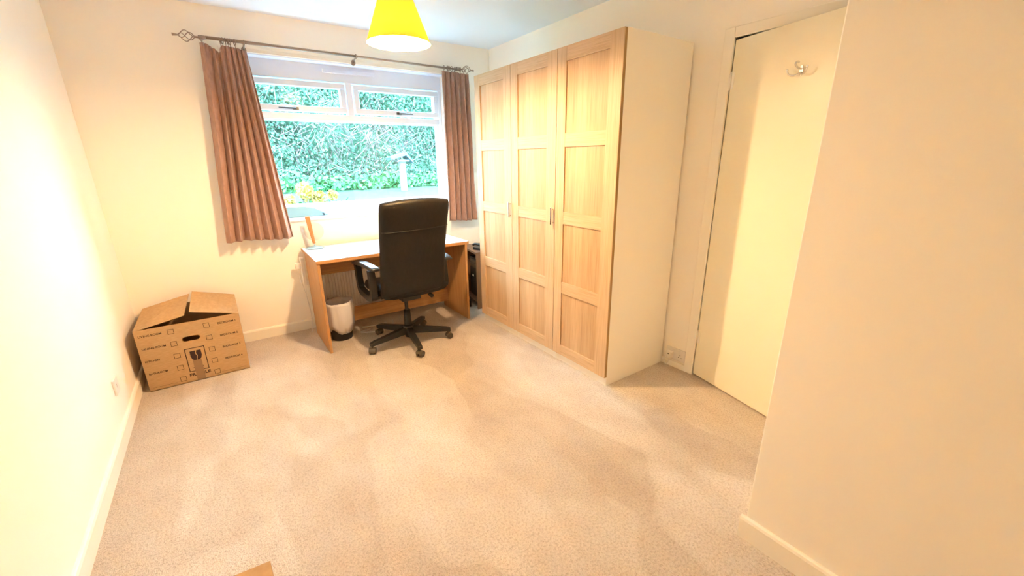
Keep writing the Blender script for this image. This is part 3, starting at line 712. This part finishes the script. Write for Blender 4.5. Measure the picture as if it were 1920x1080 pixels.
for cxx in (-0.036, 0.036):
    bm = B()
    box(bm, cxx-0.002, cxx+0.002, -0.0106, -0.0098, 0.0, 0.010)
    for s in (-1, 1): box(bm, cxx+s*0.011-0.003, cxx+s*0.011+0.003, -0.0106, -0.0098, -0.016, -0.012)
    obj('pin_holes', bm, M['slot'], sk)
    bm = B(); box(bm, cxx-0.018 if cxx > 0 else cxx+0.008, cxx-0.008 if cxx > 0 else cxx+0.018, -0.0135, -0.010, 0.018, 0.034); obj('switch', bm, M['white_pl'], sk, 0.001)
pg = thing('plug', 'white plug with its lead in the double wall socket', 'plug', (W-0.0108, 1.5255, 0.092), -PI/2)
bm = B(); prism(bm, [(-0.024, 0.024), (0.024, 0.024), (0.025, 0.0), (0.014, -0.028), (-0.014, -0.028), (-0.025, 0.0)], -0.030, 0.0, 'Y'); obj('plug_body', bm, M['white_pl'], pg, 0.005, 3)
bm = B(); box(bm, -0.007, 0.007, -0.0305, -0.029, 0.004, 0.010); obj('fuse_mark', bm, M['slot'], pg)
bm = B(); tube(bm, spline([(0.0, -0.015, -0.026), (-0.004, -0.016, -0.06), (-0.02, -0.02, -0.085), (-0.036, -0.02, -0.06), (-0.042, -0.012, -0.03)]), 0.0028, 6); obj('lead', bm, M['white_pl'], pg)
sp = socket('wall_plate', 'small white plate low on the left wall near the cardboard box', (0.0, 2.845, 0.27), PI/2, 0.086, False)
bm = B(); box(bm, -0.008, 0.008, -0.012, -0.010, -0.012, 0.012); obj('insert', bm, M['white_pl'], sp, 0.001)

# ------------------------------------------------------------------ moving boxes
def text_bm(bm, s, x0, x1, zc, h, y, bold=1.0):
    cu = bpy.data.curves.new('lettering', 'FONT'); cu.body = s; cu.size = 1; cu.offset = 0.022*bold
    to = bpy.data.objects.new('lettering', cu); COL.objects.link(to)
    bpy.context.view_layer.update()
    me = bpy.data.meshes.new_from_object(to.evaluated_get(bpy.context.evaluated_depsgraph_get()))
    xs = [v.co.x for v in me.vertices]; zs = [v.co.y for v in me.vertices]
    ax, bx, az, bz = min(xs), max(xs), min(zs), max(zs)
    off = len(bm.verts); vv = [bm.verts.new((x0+(v.co.x-ax)/(bx-ax)*(x1-x0), y, zc-h/2+(v.co.y-az)/(bz-az)*h)) for v in me.vertices]
    for p in me.polygons:
        try: bm.faces.new([vv[i] for i in p.vertices])
        except ValueError: pass
    bpy.data.objects.remove(to); bpy.data.curves.remove(cu); bpy.data.meshes.remove(me)
def flap(bm, a, b, c, d, t=0.004):
    """quad sheet a-b (hinge) c-d (free) with thickness"""
    a, b, c, d = map(Vector, (a, b, c, d)); n = (b-a).cross(d-a).normalized()*t
    lo = [bm.verts.new(p) for p in (a, b, c, d)]; hi = [bm.verts.new(p+n) for p in (a, b, c, d)]
    bm.faces.new(lo[::-1]); bm.faces.new(hi)
    for i in range(4): bm.faces.new((lo[i], lo[(i+1) % 4], hi[(i+1) % 4], hi[i]))
def carton(name, label, loc, rz, wd, dp, ht, slot=True):
    t = thing(name, label, 'box', loc, rz); k = 0.004; h2 = wd/2
    bm = B()
    # walls, front wall built round the hand slot
    if slot:
        sx, sz, rx, rzz = -0.006, 0.306, 0.047, 0.0165
        hole = [(sx+max(-1, min(1, 1.0*math.cos(a)))*rzz+(rx-rzz)*(1 if math.cos(a) > 0 else -1), sz+rzz*math.sin(a)) for a in [2*PI*(i+0.5)/24 for i in range(24)]]
        for y in (0, k):
            outer = [bm.verts.new((x, y, z)) for x, z in ((-h2, 0), (h2, 0), (h2, ht), (-h2, ht))]; inner = [bm.verts.new((x, y, z)) for x, z in hole]
            es = [bm.edges.new((r[i], r[(i+1) % len(r)])) for r in (outer, inner) for i in range(len(r))]
            bmesh.ops.triangle_fill(bm, use_beauty=True, edges=es)
    else: box(bm, -h2, h2, 0, k, 0, ht)
    box(bm, -h2, h2, dp-k, dp, 0, ht); box(bm, -h2, -h2+k, k, dp-k, 0, ht); box(bm, h2-k, h2, k, dp-k, 0, ht); box(bm, -h2, h2, 0, dp, 0, k)
    return t, obj('carton', bm, M['card'], t)
BW, BD, BH = 0.553, 0.505, 0.420
bx, body = carton('moving_box', 'open cardboard moving box with printed room names in the corner', (0.333, 3.277, 0), 0, BW, BD, BH)
h2 = BW/2
bm = B(); flap(bm, (-h2, 0, BH), (-h2, BD, BH+0.004), (0.006, BD-0.06, 0.498), (-0.013, 0.0, 0.470)); obj('flap', bm, M['card'], bx)
bm = B(); flap(bm, (h2, BD, BH+0.004), (h2, 0, BH), (0.018, 0.0, 0.488), (0.026, BD-0.06, 0.512)); obj('flap', bm, M['card'], bx)
bm = B(); flap(bm, (-h2+0.006, BD-0.006, BH), (h2-0.006, BD-0.006, BH), (h2-0.02, BD-0.10, 0.22), (-h2+0.02, BD-0.10, 0.22)); obj('inner_flap', bm, M['card'], bx)
X = lambda x: x-0.333
yy = -0.0006
for s, a, b, z in (('LIVING ROOM', 0.074, 0.188, 0.378), ('DINING ROOM', 0.075, 0.193, 0.2925), ('KITCHEN', 0.073, 0.145, 0.2065), ('BATHROOM', 0.074, 0.168, 0.120),
                   ('BEDROOM 1', 0.484, 0.585, 0.374), ('BEDROOM 2', 0.483, 0.584, 0.2865), ('BEDROOM 3', 0.482, 0.584, 0.201), ('BEDROOM 4', 0.482, 0.582, 0.115)):
    bm = B(); text_bm(bm, s, X(a), X(b), z, 0.0135, yy); obj('lettering', bm, M['ink'], bx)
bm = B(); text_bm(bm, 'FRAGILE', X(0.271), X(0.386), 0.050, 0.0225, yy, 1.6); obj('lettering', bm, M['ink'], bx)
def sq(cx, cz, w, h, t, name='tick_box'):
    cx = X(cx); bm = B()
    box(bm, cx-w/2, cx+w/2, yy, 0.0005, cz+h/2-t, cz+h/2); box(bm, cx-w/2, cx+w/2, yy, 0.0005, cz-h/2, cz-h/2+t)
    box(bm, cx-w/2, cx-w/2+t, yy, 0.0005, cz-h/2+t, cz+h/2-t); box(bm, cx+w/2-t, cx+w/2, yy, 0.0005, cz-h/2+t, cz+h/2-t)
    obj(name, bm, M['ink'], bx)
for z in (0.376, 0.291, 0.205, 0.119, 0.036): sq(0.234, z, 0.033, 0.033, 0.0022)
for z in (0.375, 0.287, 0.202, 0.118, 0.033): sq(0.4215, z, 0.033, 0.033, 0.0022)
sq(0.3285, 0.155, 0.108, 0.168, 0.0045, 'symbol_frame')
bm = B()
# broken wine glass symbol: bowl with a crack, stem, foot
def poly(pts): bm.faces.new([bm.verts.new((X(x), yy, z)) for x, z in pts])
poly([(0.300, 0.216), (0.330, 0.217), (0.326, 0.196), (0.333, 0.180), (0.328, 0.150), (0.318, 0.148), (0.306, 0.157), (0.300, 0.178)])
poly([(0.336, 0.217), (0.360, 0.217), (0.360, 0.178), (0.353, 0.157), (0.342, 0.148), (0.331, 0.150), (0.338, 0.182), (0.331, 0.197)])
poly([(0.327, 0.150), (0.333, 0.150), (0.333, 0.098), (0.327, 0.098)])
poly([(0.300, 0.096), (0.358, 0.096), (0.358, 0.100), (0.300, 0.100)])
obj('fragile_symbol', bm, M['ink'], bx)
bm = B(); box(bm, X(0.305), X(0.352), -0.0016, -0.0009, 0.006, 0.150); obj('parcel_tape', bm, M['tape'], bx)
for a, b in ((0.075, 0.20), (0.445, 0.585)): one_box('fold_line', (X(a), X(b), yy, 0.0003, 0.0215, 0.0225), M['ink'], bx)

# second carton, only the far corner of its closed flaps is in view
b2, body2 = carton('moving_box', 'cardboard box corner cut off by the bottom edge of the picture', (0.2975, 0.528, 0), 0, BW, BD, BH, False)
bm = B(); flap(bm, (-h2, 0, BH), (-h2, BD, BH), (-0.003, BD-0.001, BH+0.030), (-0.003, 0.001, BH+0.030)); obj('flap', bm, M['card'], b2)
bm = B(); flap(bm, (h2, BD, BH), (h2, 0, BH), (0.003, 0.001, BH+0.024), (0.003, BD-0.001, BH+0.024)); obj('flap', bm, M['card'], b2)
bm = B(); flap(bm, (-h2+0.006, BD-0.002, BH-0.004), (h2-0.006, BD-0.002, BH-0.004), (h2-0.006, BD-0.22, BH-0.012), (-h2+0.006, BD-0.22, BH-0.012)); obj('inner_flap', bm, M['card'], b2)
